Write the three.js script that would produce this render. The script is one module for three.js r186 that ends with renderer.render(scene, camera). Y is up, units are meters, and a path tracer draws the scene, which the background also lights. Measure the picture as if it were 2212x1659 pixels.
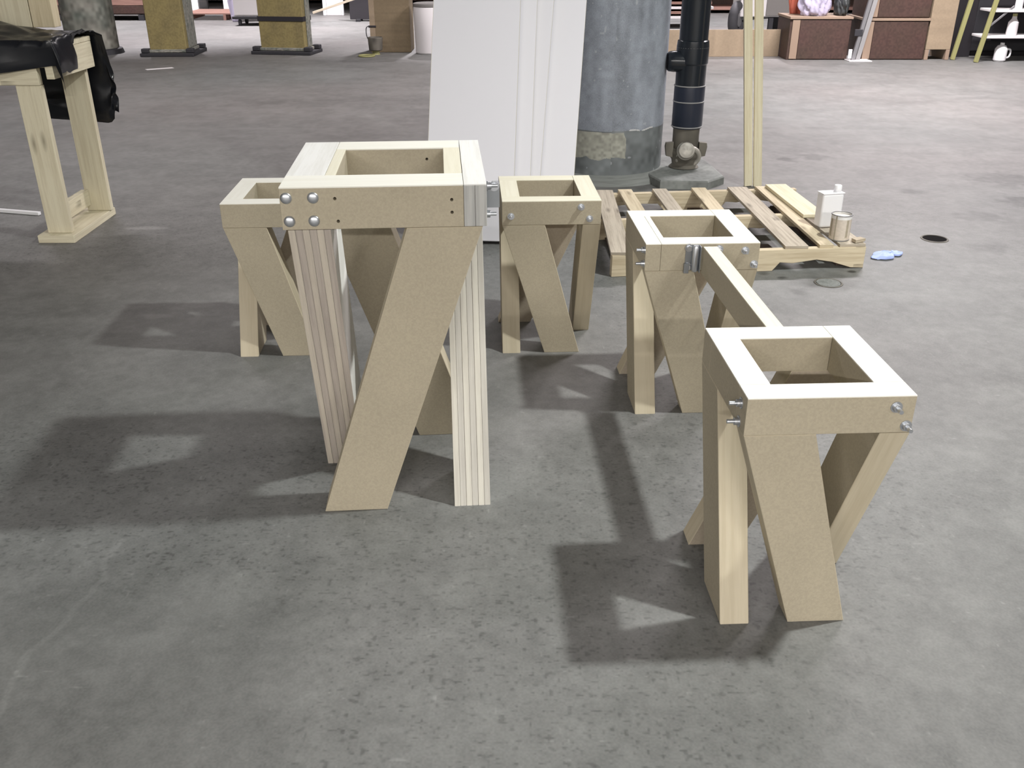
import * as THREE from 'three';
import { RoundedBoxGeometry } from 'three/addons/geometries/RoundedBoxGeometry.js';
import { mergeGeometries, toCreasedNormals } from 'three/addons/utils/BufferGeometryUtils.js';
import { RectAreaLightUniformsLib } from 'three/addons/lights/RectAreaLightUniformsLib.js';
import { Brush, Evaluator, SUBTRACTION } from 'three-bvh-csg';

// ---------------------------------------------------------------- camera, light, exposure
const scene = new THREE.Scene();
scene.background = new THREE.Color(0x000000);
const renderer = new THREE.WebGLRenderer({ antialias: true });
renderer.toneMapping = THREE.LinearToneMapping;
renderer.toneMappingExposure = 0.95;
renderer.outputColorSpace = THREE.SRGBColorSpace;
renderer.shadowMap.enabled = true;
RectAreaLightUniformsLib.init();
const camera = new THREE.PerspectiveCamera(44.87, 2212 / 1659, 0.05, 80);
camera.position.set(0, 1.5, 0);
camera.rotation.set(THREE.MathUtils.degToRad(-26), 0, 0);

const KEY = { pos: [2.74, 4.32, -2.6], color: [0.98, 1.0, 0.965], power: 72, radius: 5, angle: 66, penumbra: 1, aim: [-3.3, -4.32, -.25] };
const BACK = { color: [1.0, 0.93, 0.97], power: 250, radius: 8, angle: 46 };
const MID_FILL = { color: [1.0, 0.93, 0.95], power: 30 };  // soft overhead fill, added to brighten the floor before the pillars
const TUBE_FILL = { color: [1.0, 0.96, 0.92], power: 255 };  // fill added behind the camera to lift the front faces
const backLamps = [[-6.2, 5.0, -17.2], [-1.0, 5.0, -17.0], [4.2, 5.0, -16.6]];
const midFillSpots = [[-4.4, 4.6, -9.2, 72], [0.6, 4.6, -10.4, 70], [4.5, 4.6, -9.8, 350]];
const tubeFillSpots = [[-4.6, 3.9, 6.6], [-1.5, 3.9, 6.6], [1.6, 3.9, 6.6], [4.7, 3.9, 6.6]];

// ---------------------------------------------------------------- helpers
let seed = 20240611;
const rnd = () => { seed = (Math.imul(seed, 1664525) + 1013904223) >>> 0; return seed / 4294967296; };
const rr = (a, b) => a + (b - a) * rnd();
const V = (x, y, z) => new THREE.Vector3(x, y, z);
const R = THREE.MathUtils.degToRad;
const used = {};
function numbered(n) { if (!(n in used)) { used[n] = 0; return n; } used[n]++; return n + '_' + String(used[n]).padStart(3, '0'); }
function tag(o, label, category, group) { o.userData.label = label; o.userData.category = category; if (group) o.userData.group = group; return o; }
function thing(name, label, category, pos = [0, 0, 0], turn = 0, group) {
  const o = new THREE.Group(); o.name = numbered(name); o.position.set(...pos); o.rotation.y = turn; scene.add(o);
  return tag(o, label, category, group);
}
function part(name, geo, mat, parent, pos, rot) {
  const m = new THREE.Mesh(geo, mat); m.name = parent === scene ? numbered(name) : name; m.castShadow = m.receiveShadow = true;
  if (pos) m.position.set(...pos); if (rot) m.rotation.set(...rot);
  parent.add(m); return m;
}
function struct(name, geo, mat, parent = scene) { const m = part(name, geo, mat, parent); if (parent === scene) m.userData.kind = 'structure'; return m; }
// uv in metres by the face's main direction; u runs along the grain axis
function metric(geo, grain = 0, ou = rnd() * 3, ov = rnd() * 3) {
  const g = geo.index ? geo.toNonIndexed() : geo; const p = g.attributes.position; const uv = new Float32Array(p.count * 2);
  const a = V(), b = V(), c = V(), n = V();
  for (let i = 0; i < p.count; i += 3) {
    a.fromBufferAttribute(p, i); b.fromBufferAttribute(p, i + 1); c.fromBufferAttribute(p, i + 2);
    n.copy(b).sub(a).cross(c.clone().sub(a)); const w = [Math.abs(n.x), Math.abs(n.y), Math.abs(n.z)];
    const k = w[0] >= w[1] && w[0] >= w[2] ? 0 : w[1] >= w[2] ? 1 : 2; const rest = [0, 1, 2].filter(q => q !== k);
    const ua = rest.includes(grain) ? grain : rest[0]; const va = rest.find(q => q !== ua);
    [a, b, c].forEach((q, j) => { uv[(i + j) * 2] = q.getComponent(ua) + ou; uv[(i + j) * 2 + 1] = q.getComponent(va) + ov; });
  }
  g.setAttribute('uv', new THREE.BufferAttribute(uv, 2)); return g;
}
// a box between two corners with softened edges
function bx(x0, x1, y0, y1, z0, z1, grain = 0, r = 0.0015) {
  const g = new RoundedBoxGeometry(Math.abs(x1 - x0), Math.abs(y1 - y0), Math.abs(z1 - z0), 1, Math.min(r, Math.abs(x1 - x0) / 2.1, Math.abs(y1 - y0) / 2.1, Math.abs(z1 - z0) / 2.1));
  g.translate((x0 + x1) / 2, (y0 + y1) / 2, (z0 + z1) / 2); return metric(g, grain);
}
// a flat outline extruded through a thickness; plane 'xy' (thickness along z) or 'zy' (thickness along x)
function slab(pts, t0, t1, plane = 'xy', grain = 1, bevel = 0.0015) {
  const s = new THREE.Shape(pts.map(p => new THREE.Vector2(p[0], p[1]))); const lo = Math.min(t0, t1), d = Math.abs(t1 - t0);
  let g = new THREE.ExtrudeGeometry(s, { depth: d - 2 * bevel, bevelEnabled: bevel > 0, bevelThickness: bevel, bevelSize: bevel, bevelOffset: -bevel, bevelSegments: 1, curveSegments: 20 });
  g.translate(0, 0, bevel);
  if (plane === 'zy') g.applyMatrix4(new THREE.Matrix4().set(0, 0, 1, lo, 0, 1, 0, 0, -1, 0, 0, 0, 0, 0, 0, 1)).applyMatrix4(new THREE.Matrix4().makeScale(1, 1, 1));
  else g.translate(0, 0, lo);
  return metric(g, grain);
}
const cyl = (r0, r1, h, n = 24, open = false) => new THREE.CylinderGeometry(r0, r1, h, n, 1, open);
const lathe = (pts, n = 36) => toCreasedNormals(new THREE.LatheGeometry(pts.map(p => new THREE.Vector2(p[0], p[1])), n), 0.6);
const flat = gs => mergeGeometries(gs.map(g => { const h = g.index ? g.toNonIndexed() : g; for (const k of Object.keys(h.attributes)) if (!['position', 'normal', 'uv'].includes(k)) h.deleteAttribute(k); return h; }));
function tubeOf(pts, r, n = 8, seg = 24) { return new THREE.TubeGeometry(new THREE.CatmullRomCurve3(pts.map(p => V(...p))), seg, r, n); }

// ---------------------------------------------------------------- noise and textures
const hash = (x, y, s) => { let h = Math.imul(x | 0, 374761393) ^ Math.imul(y | 0, 668265263) ^ Math.imul(s | 0, 1274126177); h = Math.imul(h ^ (h >>> 13), 1274126177); return ((h ^ (h >>> 16)) >>> 0) / 4294967296; };
function vn(x, y, s = 0, px = 0, py = 0) {
  let xi = Math.floor(x), yi = Math.floor(y); const fx = x - xi, fy = y - yi; const u = fx * fx * (3 - 2 * fx), v = fy * fy * (3 - 2 * fy);
  let x1 = xi + 1, y1 = yi + 1; if (px) { xi = ((xi % px) + px) % px; x1 = ((x1 % px) + px) % px; } if (py) { yi = ((yi % py) + py) % py; y1 = ((y1 % py) + py) % py; }
  const a = hash(xi, yi, s), b = hash(x1, yi, s), c = hash(xi, y1, s), d = hash(x1, y1, s);
  return a + (b - a) * u + (c - a) * v + (a - b - c + d) * u * v;
}
const sm = (a, b, x) => { const t = Math.min(1, Math.max(0, (x - a) / (b - a))); return t * t * (3 - 2 * t); };
const enc = l => Math.max(0, Math.min(255, Math.round(255 * (l <= 0.0031308 ? 12.92 * l : 1.055 * Math.pow(l, 1 / 2.4) - 0.055))));
const LUT = new Uint8Array(4097); for (let i = 0; i <= 4096; i++) LUT[i] = enc(i / 4096);
const e8 = l => LUT[Math.max(0, Math.min(4096, Math.round(l * 4096)))];
// fn(u, v) with u, v in 0..1 gives a linear colour [r, g, b]
function tex(w, h, fn, rx = 1, ry = 1) {
  const d = new Uint8Array(w * h * 4);
  for (let j = 0; j < h; j++) for (let i = 0; i < w; i++) { const c = fn((i + .5) / w, (j + .5) / h); const k = (j * w + i) * 4; d[k] = e8(c[0]); d[k + 1] = e8(c[1]); d[k + 2] = e8(c[2]); d[k + 3] = 255; }
  const t = new THREE.DataTexture(d, w, h, THREE.RGBAFormat); t.colorSpace = THREE.SRGBColorSpace; t.magFilter = THREE.LinearFilter; t.minFilter = THREE.LinearMipmapLinearFilter; t.generateMipmaps = true;
  t.wrapS = t.wrapT = THREE.RepeatWrapping; t.repeat.set(rx, ry); t.needsUpdate = true; return t;
}
const std = (o) => new THREE.MeshStandardMaterial(o);
const mul = (c, k) => [c[0] * k, c[1] * k, c[2] * k];
const mix = (a, b, t) => [a[0] + (b[0] - a[0]) * t, a[1] + (b[1] - a[1]) * t, a[2] + (b[2] - a[2]) * t];
// brown fibreboard: fine speckle over soft clouds, tile of half a metre
function mdfTex(base) {
  return tex(512, 512, (u, v) => { const f = hash(u * 512, v * 512, 3); const k = 0.9 + 0.12 * vn(u * 128, v * 128, 5, 128, 128) + 0.1 * (f - .5) + 0.08 * (vn(u * 6, v * 6, 9, 6, 6) - .5); return mul(base, k); }, 2, 2);
}
// wood: streaks along u, tile of one metre by a quarter
function woodTex(base, dark, amount, knots = 0) {
  return tex(512, 512, (u, v) => {
    const w = v + 0.012 * vn(u * 5, v * 8, 11, 5, 8) + .02 * vn(u * 2, v * 2, 12, 2, 2);
    let t = 0.5 * vn(u * 4, w * 26, 21, 4, 0) + 0.3 * vn(u * 10, w * 70, 22, 10, 0) + 0.2 * vn(u * 40, w * 180, 23, 40, 0); t = sm(.25, .85, t);
    let c = mix(base, dark, t * amount);
    if (knots) { for (let k = 0; k < knots; k++) { const dx = (u - hash(k, 1, 77)) * 4, dy = (v - hash(k, 2, 77)); const d = Math.hypot(dx * 4, dy * 14); if (d < 1) c = mix(c, mul(dark, .45), .8 * (1 - d)); } }
    return c;
  }, 1, 4);
}
const M = {};
M.mdf = std({ map: mdfTex([.41, .362, .268]), roughness: .82 });
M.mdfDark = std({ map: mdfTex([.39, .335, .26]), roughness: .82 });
M.poplar = std({ map: woodTex([.76, .73, .6], [.66, .62, .47], .5), roughness: .7 });
M.topWood = std({ map: woodTex([.83, .82, .75], [.75, .73, .64], .5), roughness: .65 });
M.poplarEdge = std({ map: woodTex([.6, .52, .36], [.44, .36, .23], .7), roughness: .75 });
M.plyFace = std({ map: woodTex([.8, .8, .78], [.66, .65, .61], .6), roughness: .7 });
M.plyEdge = std({ map: woodTex([.52, .47, .39], [.36, .31, .27], .7), roughness: .8 });
M.plyEdgePale = std({ map: woodTex([.6, .58, .51], [.45, .42, .37], .7), roughness: .8 });
M.pine = std({ map: woodTex([.74, .69, .51], [.6, .53, .35], .7), roughness: .75 });
M.pineWorn = std({ map: woodTex([.6, .53, .41], [.36, .29, .21], .85, 3), roughness: .85 });
M.pallet = std({ map: woodTex([.66, .57, .41], [.47, .38, .25], .75, 4), roughness: .85 });
M.palletGrey = std({ map: woodTex([.53, .47, .38], [.34, .29, .23], .85, 4), roughness: .88 });
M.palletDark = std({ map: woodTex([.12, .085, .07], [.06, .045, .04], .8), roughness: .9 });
M.bench = std({ map: woodTex([.64, .59, .44], [.5, .44, .31], .7, 4), roughness: .8 });
M.edge = std({ map: woodTex([.52, .46, .34], [.43, .37, .26], .6), roughness: .75 });
M.plyEdgeGrey = std({ map: woodTex([.46, .46, .44], [.32, .32, .31], .8), roughness: .8 });
M.zinc = std({ color: new THREE.Color().setRGB(.55, .57, .6), metalness: .9, roughness: .34 });
M.zincDull = std({ map: tex(256, 256, (u, v) => mul([.34, .36, .38], .8 + .4 * vn(u * 16, v * 16, 31, 16, 16))), metalness: .85, roughness: .42 });
M.panel = std({ color: new THREE.Color().setRGB(.66, .65, .69), roughness: .5 });
M.panelEdge = std({ color: new THREE.Color().setRGB(.56, .52, .39), roughness: .8 });
M.blackPipe = std({ color: new THREE.Color().setRGB(.012, .016, .022), roughness: .2 });
M.blackPipeBlue = std({ color: new THREE.Color().setRGB(.018, .024, .042), roughness: .38 });
M.paleRing = std({ color: new THREE.Color().setRGB(.3, .3, .3), roughness: .6 });
M.castIron = std({ map: tex(256, 256, (u, v) => mul([.13, .12, .1], .6 + .8 * vn(u * 12, v * 12, 41, 12, 12))), roughness: .7, metalness: .2 });
M.castPale = std({ map: tex(128, 128, (u, v) => mul([.42, .4, .36], .7 + .5 * vn(u * 10, v * 10, 42, 10, 10))), roughness: .55, metalness: .3 });
M.blackFilm = new THREE.MeshPhysicalMaterial({ color: new THREE.Color().setRGB(.007, .008, .011), roughness: .3, specularIntensity: .6, clearcoat: .15, clearcoatRoughness: .12, side: THREE.DoubleSide });
M.whitePaint = std({ color: new THREE.Color().setRGB(.82, .82, .84), roughness: .4 });
M.whiteDull = std({ color: new THREE.Color().setRGB(.72, .7, .7), roughness: .6 });
M.dark = std({ color: new THREE.Color().setRGB(.03, .03, .035), roughness: .7 });
M.darker = std({ color: new THREE.Color().setRGB(.02, .018, .022), roughness: .75 });
M.rubber = std({ color: new THREE.Color().setRGB(.045, .045, .05), roughness: .8 });
M.steel = std({ color: new THREE.Color().setRGB(.3, .3, .31), metalness: .6, roughness: .5 });
M.mustard = std({ map: tex(512, 512, (u, v) => mul(mix([.28, .23, .095], [.22, .18, .08], vn(u * 5, v * 9, 51, 5, 9)), .85 + .3 * vn(u * 60, v * 60, 52, 60, 60))), roughness: .8 });
M.carton = std({ map: tex(256, 256, (u, v) => mul([.2, .155, .095], .86 + .2 * vn(u * 2, v * 40, 53, 2, 40) + .1 * vn(u * 50, v * 50, 54, 50, 50))), roughness: .9 });
M.tan = std({ map: tex(256, 256, (u, v) => mul([.3, .235, .16], .86 + .2 * vn(u * 20, v * 3, 55, 20, 3) + .12 * vn(u * 60, v * 60, 56, 60, 60))), roughness: .85 });
M.brown = std({ map: tex(256, 256, (u, v) => mul(mix([.07, .036, .03], [.055, .036, .025], vn(u * 4, v * 4, 57, 4, 4)), .8 + .4 * vn(u * 50, v * 50, 58, 50, 50))), roughness: .6 });
M.brownPale = std({ color: new THREE.Color().setRGB(.3, .22, .16), roughness: .7 });
M.reddish = std({ map: woodTex([.34, .2, .16], [.2, .11, .09], .8), roughness: .85 });
M.greyPanel = std({ color: new THREE.Color().setRGB(.2, .19, .18), roughness: .8 });
M.lavender = new THREE.MeshPhysicalMaterial({ color: new THREE.Color().setRGB(.46, .43, .56), roughness: .35, clearcoat: .4, side: THREE.DoubleSide });
M.yellowRail = std({ color: new THREE.Color().setRGB(.29, .285, .12), roughness: .55 });
M.blue = std({ color: new THREE.Color().setRGB(.42, .52, .92), roughness: .7, side: THREE.DoubleSide });
M.wall = std({ map: tex(256, 256, (u, v) => mul([.3, .29, .28], .8 + .3 * vn(u * 8, v * 8, 61, 8, 8) + .1 * vn(u * 60, v * 60, 62, 60, 60)), .25, .25), roughness: .9 });
M.ceiling = std({ color: new THREE.Color().setRGB(.45, .44, .43), roughness: .9 });

// concrete floor: one colour function in world metres, sampled at two finenesses
const crack = [[-1.07, -2.1], [-1.08, -2.01], [-1.05, -1.93], [-1.07, -1.84], [-1.09, -1.72], [-1.12, -1.66], [-1.11, -1.56], [-1.09, -1.48], [-1.12, -1.2]];
const segD = (x, z, P) => { let d = 9; for (let i = 0; i + 1 < P.length; i++) { const ax = P[i][0], az = P[i][1], bx_ = P[i + 1][0] - ax, bz = P[i + 1][1] - az; const t = Math.max(0, Math.min(1, ((x - ax) * bx_ + (z - az) * bz) / (bx_ * bx_ + bz * bz))); d = Math.min(d, Math.hypot(x - ax - t * bx_, z - az - t * bz)); } return d; };
const stainsAndShade = [[1.23, -4.31, .035, .6], [1.3, -4.24, .03, .6], [1.66, -4.33, .02, .8], [1.32, -4.05, .05, .5], [1.5, -4.17, .16, .3], [2.0, -6.8, .09, .4], [2.23, -6.88, .12, .35], [2.55, -5.9, .1, .4], [2.75, -5.3, .16, .35], [3.3, -6.2, .25, .35], [3.2, -5.6, .2, .4], [2.5, -4.7, .12, .25]];  // floor stains, plus spots at far right that paint a cast shadow
const pales = [[-2.06, -5.07, .11, .035, .5], [-1.55, -3.75, .07, .03, .3], [-1.97, -7.98, .5, .04, .15], [1.02, -3.4, .08, .03, .25]];
function floorColor(x, z, fine) {
  const big = vn(x * .35 + 40, z * .35 + 40, 101) - .5, med = vn(x * 1.6 + 80, z * 1.6 + 80, 102) - .5, sml = vn(x * 7 + 90, z * 7 + 90, 103) - .5;
  const dir = vn(x * 2.2 + 30, z * 9 + 30, 104) - .5; const g1 = vn(x * 42 + 500, z * 42 + 500, 105) - .5;
  const g0 = vn(x * 17 + 200, z * 17 + 200, 114) - .5; let k = 1 + .16 * big + .2 * med + .18 * sml + .14 * dir + .2 * g1 + .16 * g0;
  let tint = vn(x * .9 + 11, z * .9 + 17, 106) - .5;
  if (fine) {
    const patch = sm(.42, .68, vn(x * 1.3 + 61, z * 1.3 + 67, 107));
    const sp = vn(x * 105 + 900, z * 150 + 900, 108); k -= fine * (.08 + .92 * patch) * .36 * sm(.7, .92, sp);
    const wh = vn(x * 60 + 300, z * 60 + 300, 109); k += fine * .35 * sm(.93, .99, wh);
    k += fine * .22 * (hash(x * 260 + 9000, z * 260 + 9000, 110) - .5);
    if (x < -.9 && z > -2.3) { const d = segD(x + .012 * (vn(x * 30, z * 30, 111) - .5), z, crack); k += .16 * (1 - sm(.004, .012, d)); }
  }
  if (x > .9 && x < 4 && z > -7.4 && z < -3.7) for (const [sx, sz, r, a] of stainsAndShade) { const d = Math.hypot(x - sx, (z - sz) * 1.2) / r; if (d < 1.3) k -= a * (1 - sm(.3, 1.3, d + .8 * (vn(x * 22 + 70, z * 22 + 70, 112) - .5))); }
  if (z < -3) for (const [sx, sz, rx, rz, a] of pales) { const d = Math.hypot((x - sx) / rx, (z - sz) / rz); if (d < 1.3) k += a * (1 - sm(.4, 1.3, d + .8 * (vn(x * 18 + 70, z * 18 + 70, 113) - .5))); }
  return [0.155 * k * (1 + .06 * tint), .155 * k * (1 - .02 * tint), .149 * k * (1 - .03 * tint)];
}
const NX = [-4.2, 4.2], NZ = [-7.2, 1.2], FX = [-13, 13], FZ = [-26, 11];
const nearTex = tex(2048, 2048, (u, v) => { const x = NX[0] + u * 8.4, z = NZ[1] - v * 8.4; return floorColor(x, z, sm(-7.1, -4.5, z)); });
const farTex = tex(1024, 1024, (u, v) => floorColor(FX[0] + u * 26, FZ[1] - v * 37, 0));
const floorMat = t => std({ map: t, roughness: .62 });
// main column: painted shaft with a worn band near the floor
const colTex = tex(1024, 2048, (u, v) => {
  const y = v * 6, a = u * 2.39; const n = vn(a * 6, y * 6, 201) - .5, f = vn(a * 30, y * 30, 202) - .5, st = vn(a * 9, y * 1.2, 203) - .5;
  const h = y + .012 * (vn(a * 14, y * 14, 204) - .5);
  let c = mul([.262, .287, .33], 1 + .25 * n + .25 * f + .55 * st + .35 * (hash(u * 1024, v * 2048, 210) - .5) + .3 * (vn(a * 26, y * 4, 213) - .5));
  const low = 1 - sm(.33, .335, h); c = mix(c, mul([.165, .18, .185], 1 + .4 * n + .5 * f), low);
  const uu = (u + .5) % 1 - .5, edge = .03 * (vn(a * 22, y * 22, 206) - .5);
  if (h < .325 + .3 * edge && h > .16 + edge && uu > -.2 && uu < .04 + edge) c = mul([.36, .36, .31], .7 + .5 * vn(a * 60, y * 60, 208));
  if (Math.abs(h - .333 - .02 * (uu - .07)) < .004 && uu > .03 && uu < .13 && vn(a * 20, 3, 209) > .25) c = [.6, .6, .6];
  const sc = vn(a * 34 + 5, y * 30, 205); if (sc > .93) c = mix(c, [.45, .47, .5], .5);
  return c;
});
M.column = std({ map: colTex, roughness: .6 });
const roughConcrete = tex(512, 512, (u, v) => mul([.2, .21, .2], .7 + .4 * vn(u * 12, v * 12, 211, 12, 12) + .3 * vn(u * 60, v * 60, 212, 60, 60)));
M.concrete = std({ map: roughConcrete, roughness: .9, bumpMap: roughConcrete, bumpScale: .004 });
const mottled = tex(512, 512, (u, v) => mul(mix([.15, .17, .145], [.3, .29, .25], vn(u * 6, v * 10, 221, 6, 10)), .6 + .8 * vn(u * 24, v * 24, 222, 24, 24)));
M.darkConcrete = std({ map: (() => { const q = mottled.clone(); q.repeat.set(2, 5); q.needsUpdate = true; return q; })(), roughness: .85 });
// printed paper label of the tin, with drips of stain
const tinTex = tex(256, 128, (u, v) => { let c = [.62, .55, .47]; if (v > .86) c = [.78, .77, .76]; const d = vn(u * 14, 2, 231, 14, 0); if (v < .84 && d > .6 && v > .2 * d) c = mix(c, [.3, .26, .18], .75); if (Math.abs(u - .52) < .012) c = [.4, .36, .28]; return mul(c, .92 + .14 * vn(u * 30, v * 20, 232, 30, 0)); });
M.tin = std({ map: tinTex, roughness: .5 });

// ---------------------------------------------------------------- setting
{
  const fl = new THREE.Group(); fl.name = numbered('floor'); fl.userData.kind = 'structure'; scene.add(fl);
  const slabOf = (x0, x1, z0, z1) => { const g = new THREE.BoxGeometry(x1 - x0, .3, z1 - z0); g.translate((x0 + x1) / 2, -.15, (z0 + z1) / 2); return g; };
  const uvBy = (g, X, Z) => { const p = g.attributes.position, uv = g.attributes.uv; for (let i = 0; i < p.count; i++) uv.setXY(i, (p.getX(i) - X[0]) / (X[1] - X[0]), (Z[1] - p.getZ(i)) / (Z[1] - Z[0])); return g; };
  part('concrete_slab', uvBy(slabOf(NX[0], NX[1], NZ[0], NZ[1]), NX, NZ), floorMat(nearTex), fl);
  const rest = flat([slabOf(FX[0], NX[0], NZ[0], NZ[1]), slabOf(NX[1], FX[1], NZ[0], NZ[1]), slabOf(FX[0], FX[1], FZ[0], NZ[0]), slabOf(FX[0], FX[1], NZ[1], FZ[1])]);
  part('concrete_slab', uvBy(rest, FX, FZ), floorMat(farTex), fl);
  const wallBox = (x0, x1, y0, y1, z0, z1) => metric(new THREE.BoxGeometry(x1 - x0, y1 - y0, z1 - z0).translate((x0 + x1) / 2, (y0 + y1) / 2, (z0 + z1) / 2), 0, 0, 0);
  struct('wall_back', wallBox(-13, 13, 0, 6.2, -26, -25.7), M.wall);
  struct('wall_front', wallBox(-13, 13, 0, 6.2, 10.7, 11), M.wall);
  struct('wall_left', wallBox(-13, -12.7, 0, 6.2, -25.7, 10.7), M.wall);
  struct('wall_right', wallBox(12.7, 13, 0, 6.2, -25.7, 10.7), M.wall);
  struct('ceiling', wallBox(-13, 13, 6.2, 6.5, -26, 11), M.ceiling);
}
// ---------------------------------------------------------------- lamps
function pendant(pos, spec, label, group) {
  const t = thing('pendant_lamp', label, 'lamp', pos, 0, group); const top = 6.2 - pos[1];
  const shade = lathe([[.07, .3], [.12, .28], [.2, .2], [.27, .08], [.3, -.02], [.295, -.02], [.262, .08], [.19, .19], [.11, .265], [.07, .27]], 32);
  part('reflector', shade, M.whiteDull, t, [0, .07, 0]);
  part('housing', lathe([[0, .5], [.06, .5], [.085, .46], [.085, .34], [.07, .3], [0, .3]], 24), M.steel, t, [0, .07, 0]);
  part('stem', cyl(.012, .012, top - .55, 10), M.steel, t, [0, (top + .57) / 2, 0]);
  part('ceiling_plate', cyl(.07, .07, .02, 20), M.steel, t, [0, top - .012, 0]);
  const b = part('bulb', new THREE.SphereGeometry(.05, 20, 14), std({ color: 0x222222, emissive: new THREE.Color(...spec.color), emissiveIntensity: 12 }), t, [0, .0, 0]);
  const l = spec.angle ? new THREE.SpotLight(new THREE.Color(...spec.color), spec.power, 0, R(spec.angle), spec.penumbra || .35, 2) : new THREE.PointLight(new THREE.Color(...spec.color), spec.power, 0, 2);
  if (spec.angle) { l.target.position.set(...(spec.aim || [0, -4, 0])); l.target.name = 'lamp_aim'; t.add(l.target); } l.name = 'lamp_light'; l.castShadow = true; l.shadow.radius = spec.radius; l.shadow.mapSize.set(2048, 2048); l.shadow.bias = -.0005; l.position.set(0, -.06, 0); t.add(l);
  return t;
}
pendant(KEY.pos, KEY, 'high bay pendant lamp hanging over the right side of the low bases', null);
backLamps.forEach((p, i) => pendant(p, BACK, ['high bay pendant lamp far back on the left', 'high bay pendant lamp far back in the middle', 'high bay pendant lamp far back on the right'][i], 'far high bay lamps'));
const places = ['far left added fill fixture in the row behind the camera', 'centre left added fill fixture in the row behind the camera', 'centre right added fill fixture in the row behind the camera', 'far right added fill fixture in the row behind the camera', 'left added fill fixture over the aisle in front of the pillars', 'middle added fill fixture over the aisle in front of the pillars', 'right added fill fixture over the aisle in front of the pillars'];
[...tubeFillSpots.map(p => [...p, TUBE_FILL.power, TUBE_FILL.color]), ...midFillSpots.map(p => [...p, MID_FILL.color])].forEach(([x, y, z, power, colour], i) => {  // unseen fixtures, added only for their fill light
  const t = thing('added_fill_fixture', places[i], 'lamp', [x, y, z], 0, 'added fill fixtures under the ceiling');
  part('housing', bx(-1.22, 1.22, .02, .1, -.16, .16), M.whitePaint, t);
  part('diffuser', bx(-1.2, 1.2, 0, .02, -.15, .15), std({ color: 0x222222, emissive: new THREE.Color(...colour), emissiveIntensity: 6 }), t);
  for (const s of [-1, 1]) part('hanger', cyl(.008, .008, 6.2 - y - .1, 8), M.steel, t, [s, (6.2 - y + .1) / 2, 0]);
  const l = new THREE.RectAreaLight(new THREE.Color(...colour), power, 2.4, .3); l.name = 'fill_light'; l.position.set(0, -.02, 0); l.rotation.x = -Math.PI / 2; t.add(l);
});

// ---------------------------------------------------------------- fasteners
const domeHead = (() => { const g = new THREE.SphereGeometry(.0145, 20, 8, 0, Math.PI * 2, 0, Math.PI / 2); g.scale(1, .5, 1); return g.rotateX(Math.PI / 2); })();
const nutBolt = (() => {   // washer, hex nut and thread end, pointing to +z
  const w = cyl(.013, .013, .002, 20).translate(0, .001, 0), n = cyl(.0095, .0095, .009, 6).translate(0, .0065, 0), s = cyl(.0048, .0048, .018, 12).translate(0, .018, 0);
  return flat([w, n, s]).rotateX(Math.PI / 2);
})();
const hexHead = (() => flat([cyl(.013, .013, .002, 20).translate(0, .001, 0), cyl(.0085, .009, .007, 6).translate(0, .0055, 0)]).rotateX(Math.PI / 2))();

// ---------------------------------------------------------------- low bases
function lowBase(o) {
  const W = .367, D = .392, H = .606, b = .088, hl = H - b - .0008, cx = W / 2, cz = -D / 2;
  const t = thing('table_base', o.label, 'table base', [0, 0, 0], o.turn, 'low square table bases with slanted legs');
  const p = V(cx, 0, cz).applyAxisAngle(V(0, 1, 0), o.turn); t.position.set(o.x + p.x, 0, o.z + p.z);
  const put = (n, g, m, parent = t) => part(n, g.translate(-cx, 0, -cz), m, parent);
  const T = .069, fs = o.frontStart || 0, e = .0006;
  put('top_board', bx(fs, W, H - b, H, 0, -.068, 0), o.front || M.top, t);
  put('top_board', bx(0, fs ? fs - e : T, H - b, H, fs ? 0 : -.068 - e, -(D - .072) + e, 2), M.top, t);
  if (fs) put('top_board', bx(fs, T, H - b, H, -.068 - e, -(D - .072) + e, 2), M.top, t);
  put('top_board', bx(0, W - T - e, H - b, H, -(D - .072), -D, 0), M.top, t);
  put('top_board', bx(W - T, W, H - b, H, -.068 - e, -D, 2), M.top, t);
  put('leg', slab([[.001, hl], [.16, hl], [.302, 0], [.165, 0]], -.0005, -.07), [o.legFront || M.mdf, M.edge], t);
  put('leg', slab([[.0, 0], [.165, 0], [.391, hl], [.23, hl]], 0, .07, 'zy'), [M.mdf, M.edge], t);
  put('leg', slab([[.0, hl], [.16, hl], [.39, 0], [.225, 0]], W - .067, W, 'zy'), [M.mdf, M.edge], t);
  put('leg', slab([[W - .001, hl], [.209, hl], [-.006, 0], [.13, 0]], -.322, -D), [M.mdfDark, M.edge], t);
  for (const [x, y] of o.bolts || []) part('bolt', nutBolt, M.zinc, t, [x - cx, y, -cz], [0, 0, rnd()]);
  for (const [z, y] of o.sideBolts || []) part('bolt', nutBolt, M.zinc, t, [-cx, y, -z - cz], [0, -Math.PI / 2, 0]);
  if (o.bracket) {
    const [x0, y0] = o.bracket; const k = new THREE.Group(); k.name = 'angle_bracket'; t.add(k); k.position.set(x0 - cx, y0, -cz);
    const plate = flat([bx(-.03, .014, -.045, .04, 0, .003, 1, .001), bx(.011, .014, -.045, .04, 0, .032, 1, .001)]);
    part('plate', plate, M.zincDull, k); part('barrel', lathe([[0, -.045], [.008, -.045], [.011, -.04], [.011, .034], [.009, .04], [0, .04]], 20), M.zinc, k, [.0, 0, .014]);
    part('screw', hexHead, M.zinc, k, [-.02, .03, .003]); part('screw', hexHead, M.zinc, k, [-.02, -.032, .003]); part('spacer', bx(-.034, -.018, -.052, -.02, .003, .014, 1), M.zincDull, k);
  }
  return t;
}
M.top = M.mdf;
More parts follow.
